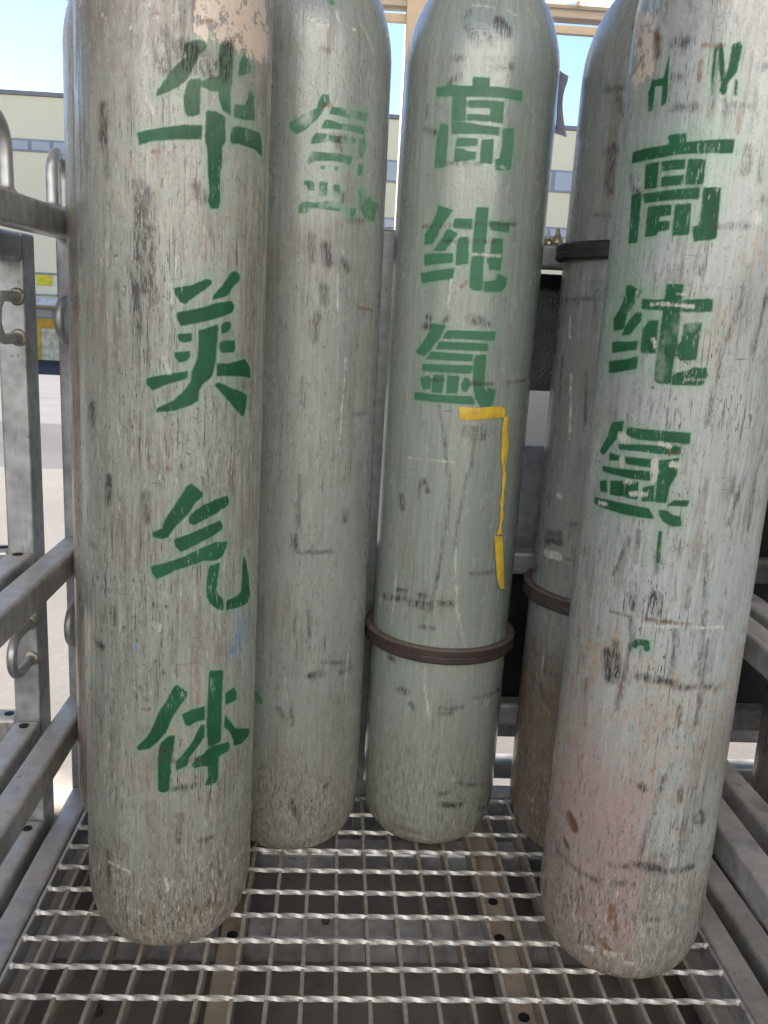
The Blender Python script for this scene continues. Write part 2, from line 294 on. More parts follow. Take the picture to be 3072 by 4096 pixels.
PAINT = json.loads('''{"1":{"g":[[32,1104,42,1108,53,1107,52,1102,45,1095,38,1081,33,1070,24,1061,12,1054,0,1049,1,1054,8,1063,15,1075,24,1084,32,1091,27,1098],[33,1068,46,1072,45,1037,40,1034,32,1033,29,1038,28,1051],[66,1116,69,1112,82,1111,83,1079,80,1064,81,1041,71,1044,67,1053,65,1062,57,1061,47,1064,47,1069,58,1075,66,1077],[97,1105,103,1101,109,1095,108,1089,91,1082,91,1095],[109,1074,115,1066,118,1051,119,1043,102,1040,85,1040,86,1053,101,1055,105,1064],[-20,1013,6,1019,28,1024,48,1026,47,1012,20,1009,-4,1005,-17,1001],[52,1041,63,1042,74,1038,75,1014,71,1008,71,993,69,980,69,960,70,953,68,944,59,943,55,951,57,960,55,978,54,1001,51,1014,52,1032],[82,1029,93,1032,130,1032,134,1028,138,1008,119,1013,98,1014,81,1013],[19,857,37,861,55,869,61,868,61,864,55,859,44,851,35,844,32,841,26,843,21,850],[85,878,92,880,98,876,99,871,89,863,82,853,73,850,62,847,63,852,74,863],[22,831,54,839,63,843,86,847,91,842,89,835,80,831,54,823,27,817,23,824],[23,808,39,810,39,801,31,799,25,801],[20,788,37,790,37,783,33,779,25,777,21,783],[74,820,77,823,86,824,87,818,83,813,74,810],[72,801,80,803,92,803,94,796,92,790,74,789,72,794],[-10,758,13,764,35,768,35,760,23,756,11,752,-3,745,-10,751],[46,813,57,816,69,821,70,818,67,780,65,769,62,761,53,755,48,747,47,735,38,730,23,724,1,721,1,725,20,735,31,746,38,756,39,767,46,783,47,805],[69,777,84,777,111,782,121,771,123,759,105,762,84,763,69,763],[68,755,74,755,86,750,108,743,116,739,115,727,111,715,105,716,92,728,76,743,67,752],[40,640,54,628,53,623,45,617,39,607,31,598,20,586,14,576,8,574,-3,576,-4,581,8,587,10,596,20,612,30,628,34,636],[86,622,89,615,87,610,71,602,54,595,43,590,38,593,37,598,41,604,53,613,70,619],[21,574,39,580,57,587,77,593,80,586,79,581,67,575,48,567,29,558,23,564],[-6,540,14,546,33,553,56,563,71,567,89,565,86,558,81,548,73,544,62,545,56,546,40,541,22,536,12,530,1,525,-4,532],[63,538,78,541,75,525,73,509,75,501,83,493,84,479,75,482,65,491,60,502,60,521],[117,542,123,533,130,513,135,490,131,477,115,476,91,478,88,478,88,491,100,491,113,495,115,510,115,529],[24,392,37,381,37,375,28,362,18,345,13,330,5,319,-7,307,-22,303,-23,308,-11,321,-3,337,5,358,15,374,19,384],[7,316,17,325,23,324,21,301,18,285,19,274,17,268,17,252,13,248,7,248,3,251,3,296,5,310],[66,404,85,400,85,389,84,362,84,304,74,302,65,302,63,323,63,345,64,378,65,400],[64,299,74,301,95,299,99,291,95,286,81,284,80,272,81,260,79,249,70,247,62,250,66,260,65,275,57,277,47,277,44,282,49,290,60,294],[89,368,103,371,110,362,110,352,90,352],[31,352,43,357,60,358,60,340,49,340,39,335,35,339],[57,335,60,331,60,317,51,305,41,293,38,282,25,277,25,289,37,303,46,315,52,329],[89,339,97,328,108,313,149,294,143,287,122,285,106,289,104,300,97,313,88,322]],"m":{"d":[[14,-18,959,-16,930,-14,896],[10,-10,956,-6,931],[16,-16,921,-17,886,-16,855],[10,-7,918,-5,870,-2,844],[12,-23,869,-22,837,-20,809],[14,-88,718,-91,702],[12,-62,1037,-61,1005],[7,-58,996,-56,971],[9,-58,640,-60,612],[8,-10,625,-10,594],[8,-98,554,-86,552],[8,-84,430,-73,429],[7,-55,481,-53,464],[5,19,252,46,252],[6,55,173,72,172],[8,-69,148,-67,103],[7,28,214,29,179],[4,5,304,20,305],[4,5,293,19,293],[2.5,18,289,25,289],[2.5,41,289,54,288],[26,35,1087,60,1086],[24,20,1095,33,1097],[20,7,1105,7,1081],[14,77,1107,73,1080],[12,42,963,48,954],[8,-16,957,-14,927]],"r":[[5,-2,995,4,995],[5,45,1125,56,1128],[3.5,-20,471,-9,471],[3,-16,358,-7,359],[6,13,658,15,656],[4,-2,1127,4,1127],[10,83,67,85,63],[4,-10,215,-8,201]],"w":[[2,14,874,17,839],[2.5,9,782,15,764],[3,5,468,4,460],[4,13,126,15,109],[3,-66,135,-34,132],[3,111,119,149,127],[2,-9,1047,-2,1031]],"b":[[2.2,107,472,113,431,112,411],[2.2,120,468,126,438,125,400],[2.2,133,469,135,423],[2.2,99,437,95,419,91,413],[2.2,106,442,102,417,108,392],[2.0,114,457,117,416],[3,-24,440,-23,433]],"c":[[26,89,1119,123,1119],[22,72,1119,95,1122],[24,109,1136,140,1136],[20,132,1139,139,1119],[12,106,1119,120,1115],[12,46,1118,51,1114],[30,82,1143,125,1157],[22,51,1135,76,1147]]}},"2":{"g":[[18,1108,27,1109,28,1099,22,1093,16,1082,4,1070,-6,1062,-15,1059,-21,1064,-23,1072,-13,1077,-1,1085,12,1091,14,1101],[31,1095,55,1095,87,1095,87,1085,56,1085,28,1086],[24,1079,29,1079,43,1076,77,1077,81,1074,81,1068,65,1069,39,1069,19,1068,20,1073],[11,1062,36,1061,67,1061,66,1053,53,1053,27,1053,17,1050,5,1048,7,1055],[7,1039,26,1039,40,1040,63,1038,61,1028,57,1027,52,1029,34,1030,14,1028,3,1024,1,1027],[73,1062,82,1063,86,1057,84,1045,75,1038,73,1049],[73,1031,80,1030,82,1024,78,1015,73,1016],[19,1022,25,1023,25,1019,19,1019],[38,1023,43,1024,42,1018,39,1018],[-3,1002,3,1003,10,1002,12,997,12,991,4,992,2,997,-2,998],[18,1003,29,1003,29,986,18,986],[37,1001,46,1001,46,985,37,986],[-2,977,13,976,30,980,52,981,55,974,73,974,72,968,68,962,59,965,49,968,29,969,9,970,2,962,-8,962,-8,972],[75,998,83,1003,91,999,104,987,126,986,114,972,112,961,97,959,84,969,77,981,78,990]],"m":{"d":[[6,17,1161,26,1162],[4,34,1061,51,1060],[9,41,1055,45,1045],[4,60,958,86,959],[5,50,990,52,982],[7,9,935,10,918],[7,9,935,13,904],[12,29,922,35,901],[9,55,905,62,896],[11,29,869,31,851],[10,22,833,17,800],[8,12,822,14,811],[3,82,698,124,698],[3,2,748,3,715],[3,4,613,4,539],[3.5,3,501,56,500],[10,-3,524,-1,512],[9,76,555,75,543],[10,27,310,48,311],[8,81,307,103,307],[5,47,330,98,318],[3,3,412,3,371],[3,23,412,25,371],[3,1,269,3,232],[6,-19,257,-11,245],[7,5,107,16,78],[5,58,122,64,126]],"w":[[1.6,116,443,96,353,89,274],[2,48,887,51,821],[2,66,777,60,662],[1.5,128,668,117,608],[3,-7,1197,4,1194],[3,10,1188,23,1189],[3,35,1210,38,1196],[3,46,1193,61,1190],[2,67,1211,71,1198],[2.5,74,1197,94,1170]],"r":[[5,19,1096,30,1096],[4,83,845,119,842]],"g":[[12,-55,273,-49,265],[7,27,1219,29,1218]]}},"3":{"g":[[-26,1146,-4,1146,-3,1135,-25,1134],[-76,1135,-55,1137,-31,1135,6,1136,44,1135,44,1122,16,1123,-29,1122,-51,1123,-75,1124],[-51,1125,-32,1123,-31,1092,-51,1092],[-51,1092,-8,1088,15,1087,15,1077,-7,1077,-48,1076],[-30,1118,-1,1119,0,1109,-29,1109],[-1,1119,18,1119,19,1092,2,1093],[-30,1101,1,1101,2,1093,-29,1093],[-66,1090,-54,1088,-53,1070,-54,1036,-58,1034,-71,1034,-71,1057,-69,1079],[-41,1072,-13,1071,-13,1062,-43,1060],[-43,1059,-31,1058,-26,1055,-14,1055,-14,1045,-27,1043,-43,1041],[-8,1070,8,1072,9,1041,-8,1041],[19,1086,36,1088,37,1061,36,1036,14,1033,12,1047,18,1048,20,1068],[-61,986,-39,980,-47,968,-56,955,-58,947,-66,935,-79,934,-80,947,-69,962,-63,975],[-47,955,-41,955,-30,950,-37,940,-44,930,-47,926,-64,926,-57,936,-49,948],[-78,922,-35,924,-34,912,-77,906],[-82,896,-31,905,-33,890,-79,882],[-37,969,-12,970,-12,956,-37,957],[-8,985,9,986,9,959,8,933,8,907,9,877,-3,876,-9,881,-10,893,-9,923,-9,958],[11,969,42,968,41,955,13,957],[-28,945,-15,946,-13,911,-30,908,-31,935],[18,947,33,947,34,930,33,905,16,905,15,913,12,913,12,922,16,923,16,940],[30,901,45,896,43,884,38,877,11,875,10,889,26,892],[-58,829,-37,827,-44,811,-56,794,-68,782,-83,787,-71,801,-64,813],[-34,821,34,823,33,810,-16,810,-42,809,-38,817],[-46,805,3,806,24,806,24,795,4,795,-50,794],[-57,790,3,790,3,780,-63,779],[-69,772,4,775,3,763,-69,762],[-72,751,-58,757,-54,750,-54,738,-65,735],[-51,758,-35,759,-35,734,-52,733],[-31,759,-13,759,-14,735,-30,734],[-6,758,0,756,4,748,-2,737,-9,739,-10,748],[-80,731,-34,731,5,732,11,726,11,720,-53,720,-79,720],[6,789,23,791,23,766,23,747,27,737,29,745,42,742,39,724,36,718,20,717,11,730,6,749,5,775]],"m":{"d":[[6,-55,1169,-39,1170],[3,-11,1169,26,1172],[5,1,1158,26,1161],[6,-40,1226,-41,1218],[12,-29,1196,-23,1187],[18,4,1213,14,1203],[6,-40,1208,-36,1204],[7,-12,1199,-3,1187],[3,-90,1113,-90,1099],[6,-90,1084,-75,1079],[3,-62,1039,-5,1040],[7,-55,1141,-44,1147],[12,-4,837,12,835],[6,13,832,22,832],[7,-66,838,-63,836],[7,-68,824,-62,824],[5,-43,830,-34,839],[2.5,-47,939,24,943],[2,-82,958,51,967],[2.5,-55,750,-35,752],[3,3,750,35,750],[2,61,752,105,755],[2.5,1,688,25,688],[2.5,-2,682,30,683],[2.5,-2,677,34,677],[2.5,12,673,31,672],[2.0,-39,715,-29,678,-19,619],[2,14,671,14,621],[2,-17,617,-14,569,-19,511],[2,9,619,1,545,-1,507],[2,-19,511,-23,457,-32,407],[2.5,-60,608,-60,578],[9,-91,575,-88,558],[5,-54,606,-47,590],[8,-117,412,-70,421],[12,-61,417,-32,417],[5,-90,431,-71,434],[6,-49,431,-33,432],[8,-15,424,4,423],[4,26,470,49,470],[2.5,49,470,64,471],[4,-45,383,-22,382],[7,-95,319,-85,318],[9,-70,273,-57,273],[6,-50,255,-45,248],[5,-4,254,31,255],[5,-4,246,15,247],[3.5,53,268,78,266,115,265],[4,33,127,92,107],[8,9,92,43,87],[4,5,110,21,111],[5,80,67,120,59],[5,-70,39,-27,37],[2,-50,940,23,942]],"w":[[2,0,512,9,418,28,354],[3,-31,319,-31,292,-23,255,-19,226],[2,23,132,29,133],[2.5,-34,889,-37,851],[2,-84,635,-9,637],[2.5,-92,454,-96,365],[2.5,-40,1236,-2,1232],[2.5,14,1232,28,1226],[2.5,48,1241,68,1219],[2,-67,1038,-54,1039],[2,14,1038,28,1038],[4,-7,924,30,924]],"r":[[5,-20,881,-14,886]]}},"5":{"g":[[-126,1102,-121,1100,-120,1069,-127,1069,-130,1088],[-107,1121,-106,1121,-104,1098,-103,1084,-103,1074,-109,1072,-110,1087,-110,1099],[-124,1100,-109,1100,-108,1092,-123,1094],[-58,1125,-55,1124,-54,1098,-53,1077,-55,1078,-57,1096],[-54,1127,-50,1127,-46,1109,-44,1092,-40,1081,-44,1077,-47,1082,-47,1090,-51,1106],[-41,1125,-33,1128,-31,1122,-33,1099,-40,1090,-41,1079,-44,1077,-44,1092,-41,1105],[-34,1092,-31,1092,-30,1077,-32,1077],[-96,1041,-76,1042,-74,1033,-26,1035,-26,1021,-50,1021,-78,1021,-104,1019,-123,1018,-146,1018,-147,1030,-126,1031,-105,1031,-93,1032],[-121,1014,-103,1015,-102,988,-119,988],[-100,1015,-73,1016,-73,1006,-99,1005],[-99,999,-73,1000,-72,990,-99,989],[-70,1016,-52,1015,-51,990,-70,990],[-120,983,-87,985,-54,987,-54,975,-79,975,-116,973],[-139,984,-122,985,-121,956,-120,931,-135,931,-136,952],[-111,969,-82,970,-81,959,-95,958,-95,953,-82,953,-81,944,-94,942,-95,938,-110,937,-111,956],[-78,970,-61,971,-59,939,-77,938],[-51,987,-33,987,-32,960,-31,936,-37,934,-53,932,-57,947,-50,949,-50,967],[-130,884,-121,885,-112,881,-105,879,-109,873,-115,863,-122,855,-124,846,-126,836,-144,833,-148,847,-137,858,-129,875],[-110,856,-102,855,-102,846,-110,836,-116,830,-128,828,-124,839,-117,848],[-145,821,-121,822,-103,824,-103,814,-142,808],[-147,798,-119,802,-100,807,-100,793,-132,786,-144,785],[-104,870,-77,870,-77,859,-103,859],[-76,887,-58,887,-58,869,-57,829,-58,804,-58,792,-58,780,-70,779,-77,781,-78,799,-77,824,-77,856],[-56,871,-26,874,-25,860,-56,858],[-92,847,-81,848,-80,836,-80,812,-97,811,-99,822,-98,837],[-52,846,-34,848,-35,826,-35,808,-51,806,-57,813,-56,823,-53,827,-53,838],[-37,800,-23,800,-21,792,-25,781,-57,779,-58,790,-49,794,-41,796],[-127,729,-109,732,-109,721,-116,711,-127,698,-135,688,-145,691,-133,711],[-103,726,-72,727,-30,728,-30,715,-55,715,-87,714,-104,716],[-114,705,-81,709,-51,711,-39,712,-38,703,-61,701,-85,701,-111,699],[-126,693,-108,692,-108,686,-125,684],[-102,692,-65,694,-66,684,-99,684],[-136,675,-108,677,-67,680,-64,669,-90,668,-134,669],[-138,656,-125,660,-121,645,-133,644],[-119,660,-98,664,-97,645,-117,644],[-96,662,-81,666,-79,645,-96,645],[-75,660,-62,665,-60,646,-74,644],[-145,635,-121,637,-95,638,-65,637,-57,626,-75,625,-102,625,-124,626,-144,627],[-61,693,-39,699,-39,680,-45,666,-46,646,-59,645,-60,669],[-54,637,-45,638,-37,633,-29,633,-27,621,-37,620,-48,625,-52,631],[-39,650,-22,652,-23,645,-46,643]],"m":{"d":[[3,7,909,4,875,-10,812,-13,739],[5,35,885,26,818],[4,75,722,58,683],[5,59,679,59,656,61,620],[4,40,678,28,626],[3,26,680,26,662],[3,-73,610,-72,573],[3,-97,550,-84,598],[3,-144,573,-144,533],[3,-49,585,-47,565],[3.5,4,590,15,506,17,444],[3.5,-9,550,-9,526],[3.5,-70,504,-66,476,-72,385],[3.5,-18,497,-15,443],[3.5,-52,506,-25,507],[12,-94,453,-87,421],[10,-84,467,-79,430],[14,-45,534,-41,518],[9,-71,528,-67,517],[8,-52,434,-15,433,-3,427],[6,-3,427,39,427],[6,45,421,59,426],[4,0,402,2,379],[3,-121,408,-115,350],[3,24,486,23,380],[3.5,-138,158,-110,154,-68,151],[4,-47,158,-26,162],[6,-54,180,-38,184],[7,11,181,52,181],[10,-25,189,2,185],[5,-1,113,12,113],[8,-121,219,-109,208],[6,16,292,17,277],[5,43,253,54,259,61,241,45,246],[7,-33,295,-29,291],[3,-8,310,-24,200],[7,-126,180,-119,175],[5,-145,1003,-140,991,-127,986],[6,-91,1068,-68,1067],[4,-41,1073,-38,1068,-38,1060],[3.5,-38,1068,-15,1067],[8,-103,1133,-85,1132],[4,-18,1105,-4,1105],[10,-11,1024,-11,1005],[4,4,1017,5,996],[4,0,950,-34,947],[5,11,979,18,975],[5,-98,1099,-88,1099],[8,-128,1149,-124,1126]],"r":[[4,-96,505,-70,505],[3.5,-52,506,-2,506],[16,-122,216,-112,208],[9,-48,123,-41,94],[8,-58,71,-40,56],[4,-50,702,-39,705],[4,-70,1126,-48,1125],[6,-25,1062,-24,1043],[5,-70,1111,-69,1093],[7,-128,1147,-122,1128],[8,-160,1148,-155,1143],[7,-168,1118,-148,1128]],"w":[[2,3,502,43,502],[2,-55,498,-13,502],[8,-74,50,-65,53],[8,-48,54,-38,55],[6,-22,45,-12,45],[3.5,-90,865,-74,866,-50,864,-45,864],[2,-44,786,-24,787],[4,-85,828,-80,819],[2,-112,878,-111,853],[3,-63,877,-57,877],[8,-46,691,-40,691],[7,-106,690,-104,681],[10,-111,715,-103,711],[8,-65,692,-63,673],[5,-61,713,-52,711],[6,-87,651,-71,653],[5,-134,631,-121,631],[6,-96,663,-90,664],[9,8,961,10,956]],"g":[[7,-61,471,-59,476,-48,477,-47,470],[4,-49,611,-47,577]],"c":[[22,-165,1164,-166,1148],[24,-145,1159,-143,1140],[20,-150,1134,-148,1116],[18,-139,1136,-136,1115],[14,-168,1110,-146,1109]]}},"4":{"g":[],"m":{"d":[[4,-174,868,-79,874],[3,-91,883,-85,830],[5,-144,788,-141,728],[4,-92,769,-84,700],[14,-90,1068,-88,1015],[10,-88,1129,-78,1108],[5,-102,1065,-80,1065],[4,-108,984,-81,983],[7,-111,1143,-83,1143],[10,-134,527,-108,532],[10,-136,515,-103,520],[8,-198,439,-154,469],[3,-142,298,-111,286],[9,-111,288,-106,274],[7,-108,314,-80,315],[4,-98,551,-81,552]],"w":[[4,-135,845,-130,818],[4,-119,767,-107,675],[12,-133,496,-103,499],[8,-120,589,-113,588],[2,-113,335,-112,307]],"r":[[3,-97,498,-80,498]]}},"tape":{"v":[[58.5,702.9,64.2,706.7],[55.9,686.0,66.2,684.4],[58.4,662.2,68.7,660.5],[60.2,640.9,68.4,643.2],[63.1,628.1,68.0,627.1],[65.3,621.9,69.3,621.6],[65.7,611.1,69.7,610.8],[66.4,594.8,69.8,593.2],[65.5,584.0,70.7,583.6],[65.8,575.8,70.6,576.7],[67.7,569.5,69.6,569.3],[66.2,562.8,74.2,559.9],[67.7,553.7,73.0,551.7],[68.9,547.4,70.8,547.8],[66.7,540.7,71.1,540.2],[66.6,533.8,71.6,533.2],[65.2,528.4,72.1,528.3]],"e":[[59.3,526.2,72.4,526.1],[61.9,512.7,74.5,511.2],[65.7,489.9,77.8,488.2],[69.4,469.6,80.9,467.8],[73.0,452.0,83.9,450.0],[77.4,443.8,85.6,443.2]],"h":[[-10.3,716.4,-8.6,698.6],[-2.3,715.9,-0.6,698.0],[8.1,715.6,8.2,697.9],[21.3,716.4,22.8,700.0],[35.2,717.7,38.2,701.4],[51.8,718.6,52.0,702.2],[59.7,715.0,58.5,702.9]]},"label":[[111.9,1164.4],[107.7,1144.6],[116.5,1112.5],[148.5,1116.7]]}''')
RAD = .1095
def seg_dist(px, py, ax, ay, bx, by):
    dx, dy = bx-ax, by-ay; L = dx*dx+dy*dy
    q = np.clip(((px-ax)*dx+(py-ay)*dy)/max(L,1e-9), 0, 1); return np.hypot(px-ax-q*dx, py-ay-q*dy)
def poly_sdf(px, py, P, far=12.0):
    out = np.full(px.shape, far)
    P = np.array(P, float).reshape(-1, 2)
    m = (px > P[:,0].min()-far) & (px < P[:,0].max()+far) & (py > P[:,1].min()-far) & (py < P[:,1].max()+far)
    x, y = px[m], py[m]; d = np.full(x.shape, 1e3); ins = np.zeros(x.shape, bool)
    for a, b in zip(P, np.roll(P, -1, 0)):
        d = np.minimum(d, seg_dist(x, y, *a, *b))
        c = ((a[1] > y) != (b[1] > y)) & (x < (b[0]-a[0])*(y-a[1])/((b[1]-a[1]) or 1e-9)+a[0]); ins ^= c
    out[m] = np.minimum(np.where(ins, -d, d), far); return out
def line_sdf(px, py, L, far=12.0):
    w_, P = L[0], np.array(L[1:], float).reshape(-1, 2); out = np.full(px.shape, far)
    m = (px > P[:,0].min()-far-w_) & (px < P[:,0].max()+far+w_) & (py > P[:,1].min()-far-w_) & (py < P[:,1].max()+far+w_)
    x, y = px[m], py[m]; d = np.full(x.shape, 1e3); n = max(len(P)-1, 1)
    for i in range(len(P)-1):
        d = np.minimum(d, seg_dist(x, y, *P[i], *P[i+1]))
    out[m] = np.minimum(d-w_/2, far); return out
H_SH, H_TOP = 1.165, 1.315
def profile():
    pr = [(.030, .006), (.060, .001), (.068, .0)]
    hc = .082; r0 = .068
    for i in range(1, 25):
        a = math.pi/2*i/24; pr.append((r0+(RAD-r0)*math.sin(a)**.9, hc*(1-math.cos(a))))
    z = hc
    while z < H_SH-.004: z += .0025; pr.append((RAD, z))
    for i in range(1, 49):
        a = math.pi/2*i/48*.86; pr.append((RAD*math.cos(a)**.98, H_SH+(H_TOP-H_SH)*math.sin(a)))
    return pr
def profile_at(z):
    if z <= H_SH: return RAD
    a = math.asin(min(1, (z-H_SH)/(H_TOP-H_SH))); return RAD*math.cos(a)**.98
def cylinder_frame(base, lean):
    d = Vector((lean[0], lean[1], 1)).normalized(); ex = Vector((1,0,0)); ex = (ex-d*ex.dot(d)).normalized(); ey = d.cross(ex)
    return d, ex, ey
def gas_cylinder(key, base, lean, mat, label):
    d, ex, ey = cylinder_frame(base, lean)
    root = empty('gas_cylinder', (base[0], base[1], 0.0), label, 'gas cylinder', 'grey gas cylinders standing in the cages')
    root.rotation_euler = Matrix(((ex.x,ey.x,d.x),(ex.y,ey.y,d.y),(ex.z,ey.z,d.z))).to_euler()
    pr = profile()
    th = np.concatenate([np.linspace(-1.85, 1.85, 186), np.linspace(1.85, 2*math.pi-1.85, 40)[1:-1]])   # 0 faces -y
    nth, nz = len(th), len(pr)
    R = np.array([p[0] for p in pr]); Zs = np.array([p[1] for p in pr])
    X = np.sin(th)[None,:]*R[:,None]; Y = -np.cos(th)[None,:]*R[:,None]; Z = np.repeat(Zs[:,None], nth, 1)
    co = np.stack([X,Y,Z], -1).reshape(-1,3)
    idx = np.arange(nz*nth).reshape(nz, nth); nx = np.roll(idx, -1, 1)
    F = np.stack([idx[:-1], nx[:-1], nx[1:], idx[1:]], -1).reshape(-1,4)
    me = bpy.data.meshes.new('body'); nv, nf = len(co), len(F)
    me.vertices.add(nv); me.vertices.foreach_set('co', co.ravel())
    me.loops.add(nf*4); me.loops.foreach_set('vertex_index', F.ravel().astype(np.int32))
    me.polygons.add(nf); me.polygons.foreach_set('loop_start', np.arange(nf, dtype=np.int32)*4)
    me.polygons.foreach_set('use_smooth', np.ones(nf, bool))
    me.update(calc_edges=True)
    uvl = me.uv_layers.new(name='UVMap')
    thw = np.where(th > math.pi, th-2*math.pi, th); us = np.repeat((thw*RAD)[None,:], nz, 0).ravel()
    arc = np.concatenate([[0], np.cumsum(np.hypot(np.diff(R), np.diff(Zs)))]); i0 = int(np.argmax(Zs >= .082)); arc = arc-arc[i0]+Zs[i0]
    vs = np.repeat(arc[:,None], nth, 1).ravel()
    uvc = np.stack([us[F.ravel()], vs[F.ravel()]], -1).astype(np.float32); uvl.data.foreach_set('uv', uvc.ravel())
    px, py = us*1000, np.repeat(Zs[:,None]*1000, nth, 1).ravel()
    data = PAINT.get(key, {})
    def store(name, sd):
        a = me.attributes.new(name, 'FLOAT', 'POINT'); a.data.foreach_set('value', sd.astype(np.float32))
    sd = np.full(nv, 12.0)
    for P in data.get('g', []): sd = np.minimum(sd, poly_sdf(px, py, P))
    ms = data.get('m', {})
    for L in ms.get('g', []): sd = np.minimum(sd, line_sdf(px, py, L))
    store('stencil', sd)
    for ch, nm in (('d','scuff'),('w','scrape'),('r','rustmark'),('b','bluepaint'),('c','cream')):
        sd = np.full(nv, 12.0)
        for L in ms.get(ch, []): sd = np.minimum(sd, line_sdf(px, py, L))
        store(nm, sd)
    me.materials.append(mat)
    b = bpy.data.objects.new('body', me); link(b, root)
    bm = lathe(bmesh.new(), [(.040,1.296),(.047,1.300),(.047,1.318),(.040,1.320),(.040,1.335),(.042,1.34),(.042,1.44),(.034,1.465),(.012,1.475)], 28)
    obj('valve_cap', bm, M['cap'], root, True, world=False)
    return root
def rubber_ring(root, z, tilt=(0,0), h=.0245, r_out=.1215):
    bm = bmesh.new(); n = 72
    prof = [(RAD+.0008, -h/2+.001), (r_out-.003, -h/2), (r_out, -h/2+.003), (r_out, -.0016), (r_out-.0005, -.0006), (r_out-.0005, .0006), (r_out, .0016), (r_out, h/2-.003), (r_out-.003, h/2), (RAD+.0008, h/2-.001)]
    rings = []
    for k in range(n):
        a = 2*math.pi*k/n; zz = z+tilt[0]*math.cos(a)+tilt[1]*math.sin(a)
        rings.append([bm.verts.new((r*math.cos(a), r*math.sin(a), zz+dz)) for r, dz in prof])
    m = len(prof)
    for k in range(n):
        a, b = rings[k], rings[(k+1)%n]
        for j in range(m): bm.faces.new((a[j], b[j], b[(j+1)%m], a[(j+1)%m]))
    return obj('rubber_ring', bm, M['rubber'], root, False, world=False)
def on_skin(u, z, off): # u,z in mm -> local point
    a = u/1000/RAD; r = profile_at(z/1000)+off; return Vector((math.sin(a)*r, -math.cos(a)*r, z/1000))
def ribbon(name, root, pairs, offs, mat, thick=.0006):
    bm = bmesh.new(); rows = []
    for (u0,z0,u1,z1), (o0,o1) in zip(pairs, offs):
        rows.append([on_skin(u0+(u1-u0)*q, z0+(z1-z0)*q, o0+(o1-o0)*q+.0006*math.sin(math.pi*q)) for q in (0,.25,.5,.75,1)])
    f = [[bm.verts.new(p) for p in r] for r in rows]
    g = [[bm.verts.new(p+Vector((p.x,p.y,0)).normalized()*thick) for p in r] for r in rows]
    n, m = len(rows), 5
    for i in range(n-1):
        for j in range(m-1):
            bm.faces.new((g[i][j],g[i][j+1],g[i+1][j+1],g[i+1][j])); bm.faces.new((f[i][j],f[i+1][j],f[i+1][j+1],f[i][j+1]))
    for i in range(n-1):
        bm.faces.new((f[i][0],g[i][0],g[i+1][0],f[i+1][0])); bm.faces.new((f[i][-1],f[i+1][-1],g[i+1][-1],g[i][-1]))
    for j in range(m-1):
        bm.faces.new((f[0][j],f[0][j+1],g[0][j+1],g[0][j])); bm.faces.new((f[-1][j],g[-1][j],g[-1][j+1],f[-1][j+1]))
    bmesh.ops.recalc_face_normals(bm, faces=bm.faces)
    return obj(name, bm, mat, root, False, world=False)
# ------------------------------------------------------------------ ground, yard
def concrete(name, a, b, sc=1.0, dark=.4, bump=.3):
    t = NT(name); c = t.coord()
    k = t.mix(t.step(t.noise(c, 1.1*sc, 6, .6), .35, .65), a, b)
    k = t.mix(t.mul(t.step(t.noise(c, 9*sc, 6, .7), .52, .68), dark), k, tuple(.5*x for x in a))
    k = t.mix(t.mul(t.step(t.noise(c, 60*sc, 4, .7), .58, .68), .35), k, tuple(1.35*x for x in a))
    k = t.mix(t.mul(t.step(t.noise(c, 140*sc, 3, .7), .62, .70), .5), k, tuple(.35*x for x in a))
    return t.out(k, .85, 0, t.bump(t.noise(c, 45*sc, 6, .7), bump, .004))
def platform_mat():
    t = NT('platform_concrete'); c = t.coord(); sx = t.n('ShaderNodeSeparateXYZ'); t.set(sx.inputs[0], c)
    n = t.noise(c, 1.3, 6, .6)
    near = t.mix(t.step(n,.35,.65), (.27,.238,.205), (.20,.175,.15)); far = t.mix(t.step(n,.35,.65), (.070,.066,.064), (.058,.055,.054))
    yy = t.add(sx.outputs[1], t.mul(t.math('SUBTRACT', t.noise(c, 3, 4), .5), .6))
    k = t.mix(t.math('MAXIMUM', t.step(yy, .35, .70), t.step(sx.outputs[0], -.40, -.62)), near, far)  # far tone darkened where sun falls, near tone meant for the shade
    k = t.mix(t.mul(t.step(t.noise(c, 26, 6, .75), .54, .64), .3), k, (.10,.085,.072))
    k = t.mix(t.mul(t.step(t.noise(c, 150, 3, .7), .62, .69), .35), k, (.05,.044,.04)); k = t.mix(t.mul(t.step(t.noise(c, 110, 3, .7), .62, .68), .2), k, (.30,.27,.24))
    return t.out(k, .85, 0, t.bump(t.noise(c, 60, 6, .7), .35, .004), .15)
M['platform'] = platform_mat()
M['conc'] = concrete('dusty_concrete', (.40,.345,.285), (.33,.28,.23))
def yard_mat():
    t = NT('yard_paving'); c = t.coord(); sx = t.n('ShaderNodeSeparateXYZ'); t.set(sx.inputs[0], c)
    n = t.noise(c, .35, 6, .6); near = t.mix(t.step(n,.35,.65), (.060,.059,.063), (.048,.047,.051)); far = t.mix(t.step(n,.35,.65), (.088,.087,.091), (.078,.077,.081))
    k = t.mix(t.step(sx.outputs[1], 12.0, 12.05), near, far)  # far yard made paler to bounce light onto the factory wall
    k = t.mix(t.mul(t.step(t.noise(t.scale(c,(.6,3,1)), 1, 5, .65), .5, .65), .3), k, (.035,.034,.036))
    return t.out(k, .95, 0, spec=.05)
M['yard'] = yard_mat()
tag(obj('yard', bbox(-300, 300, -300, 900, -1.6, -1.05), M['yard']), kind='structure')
tag(obj('platform_floor', bbox(-30, 30, -7, 3.88, -1.045, -.11), M['platform']), kind='structure')
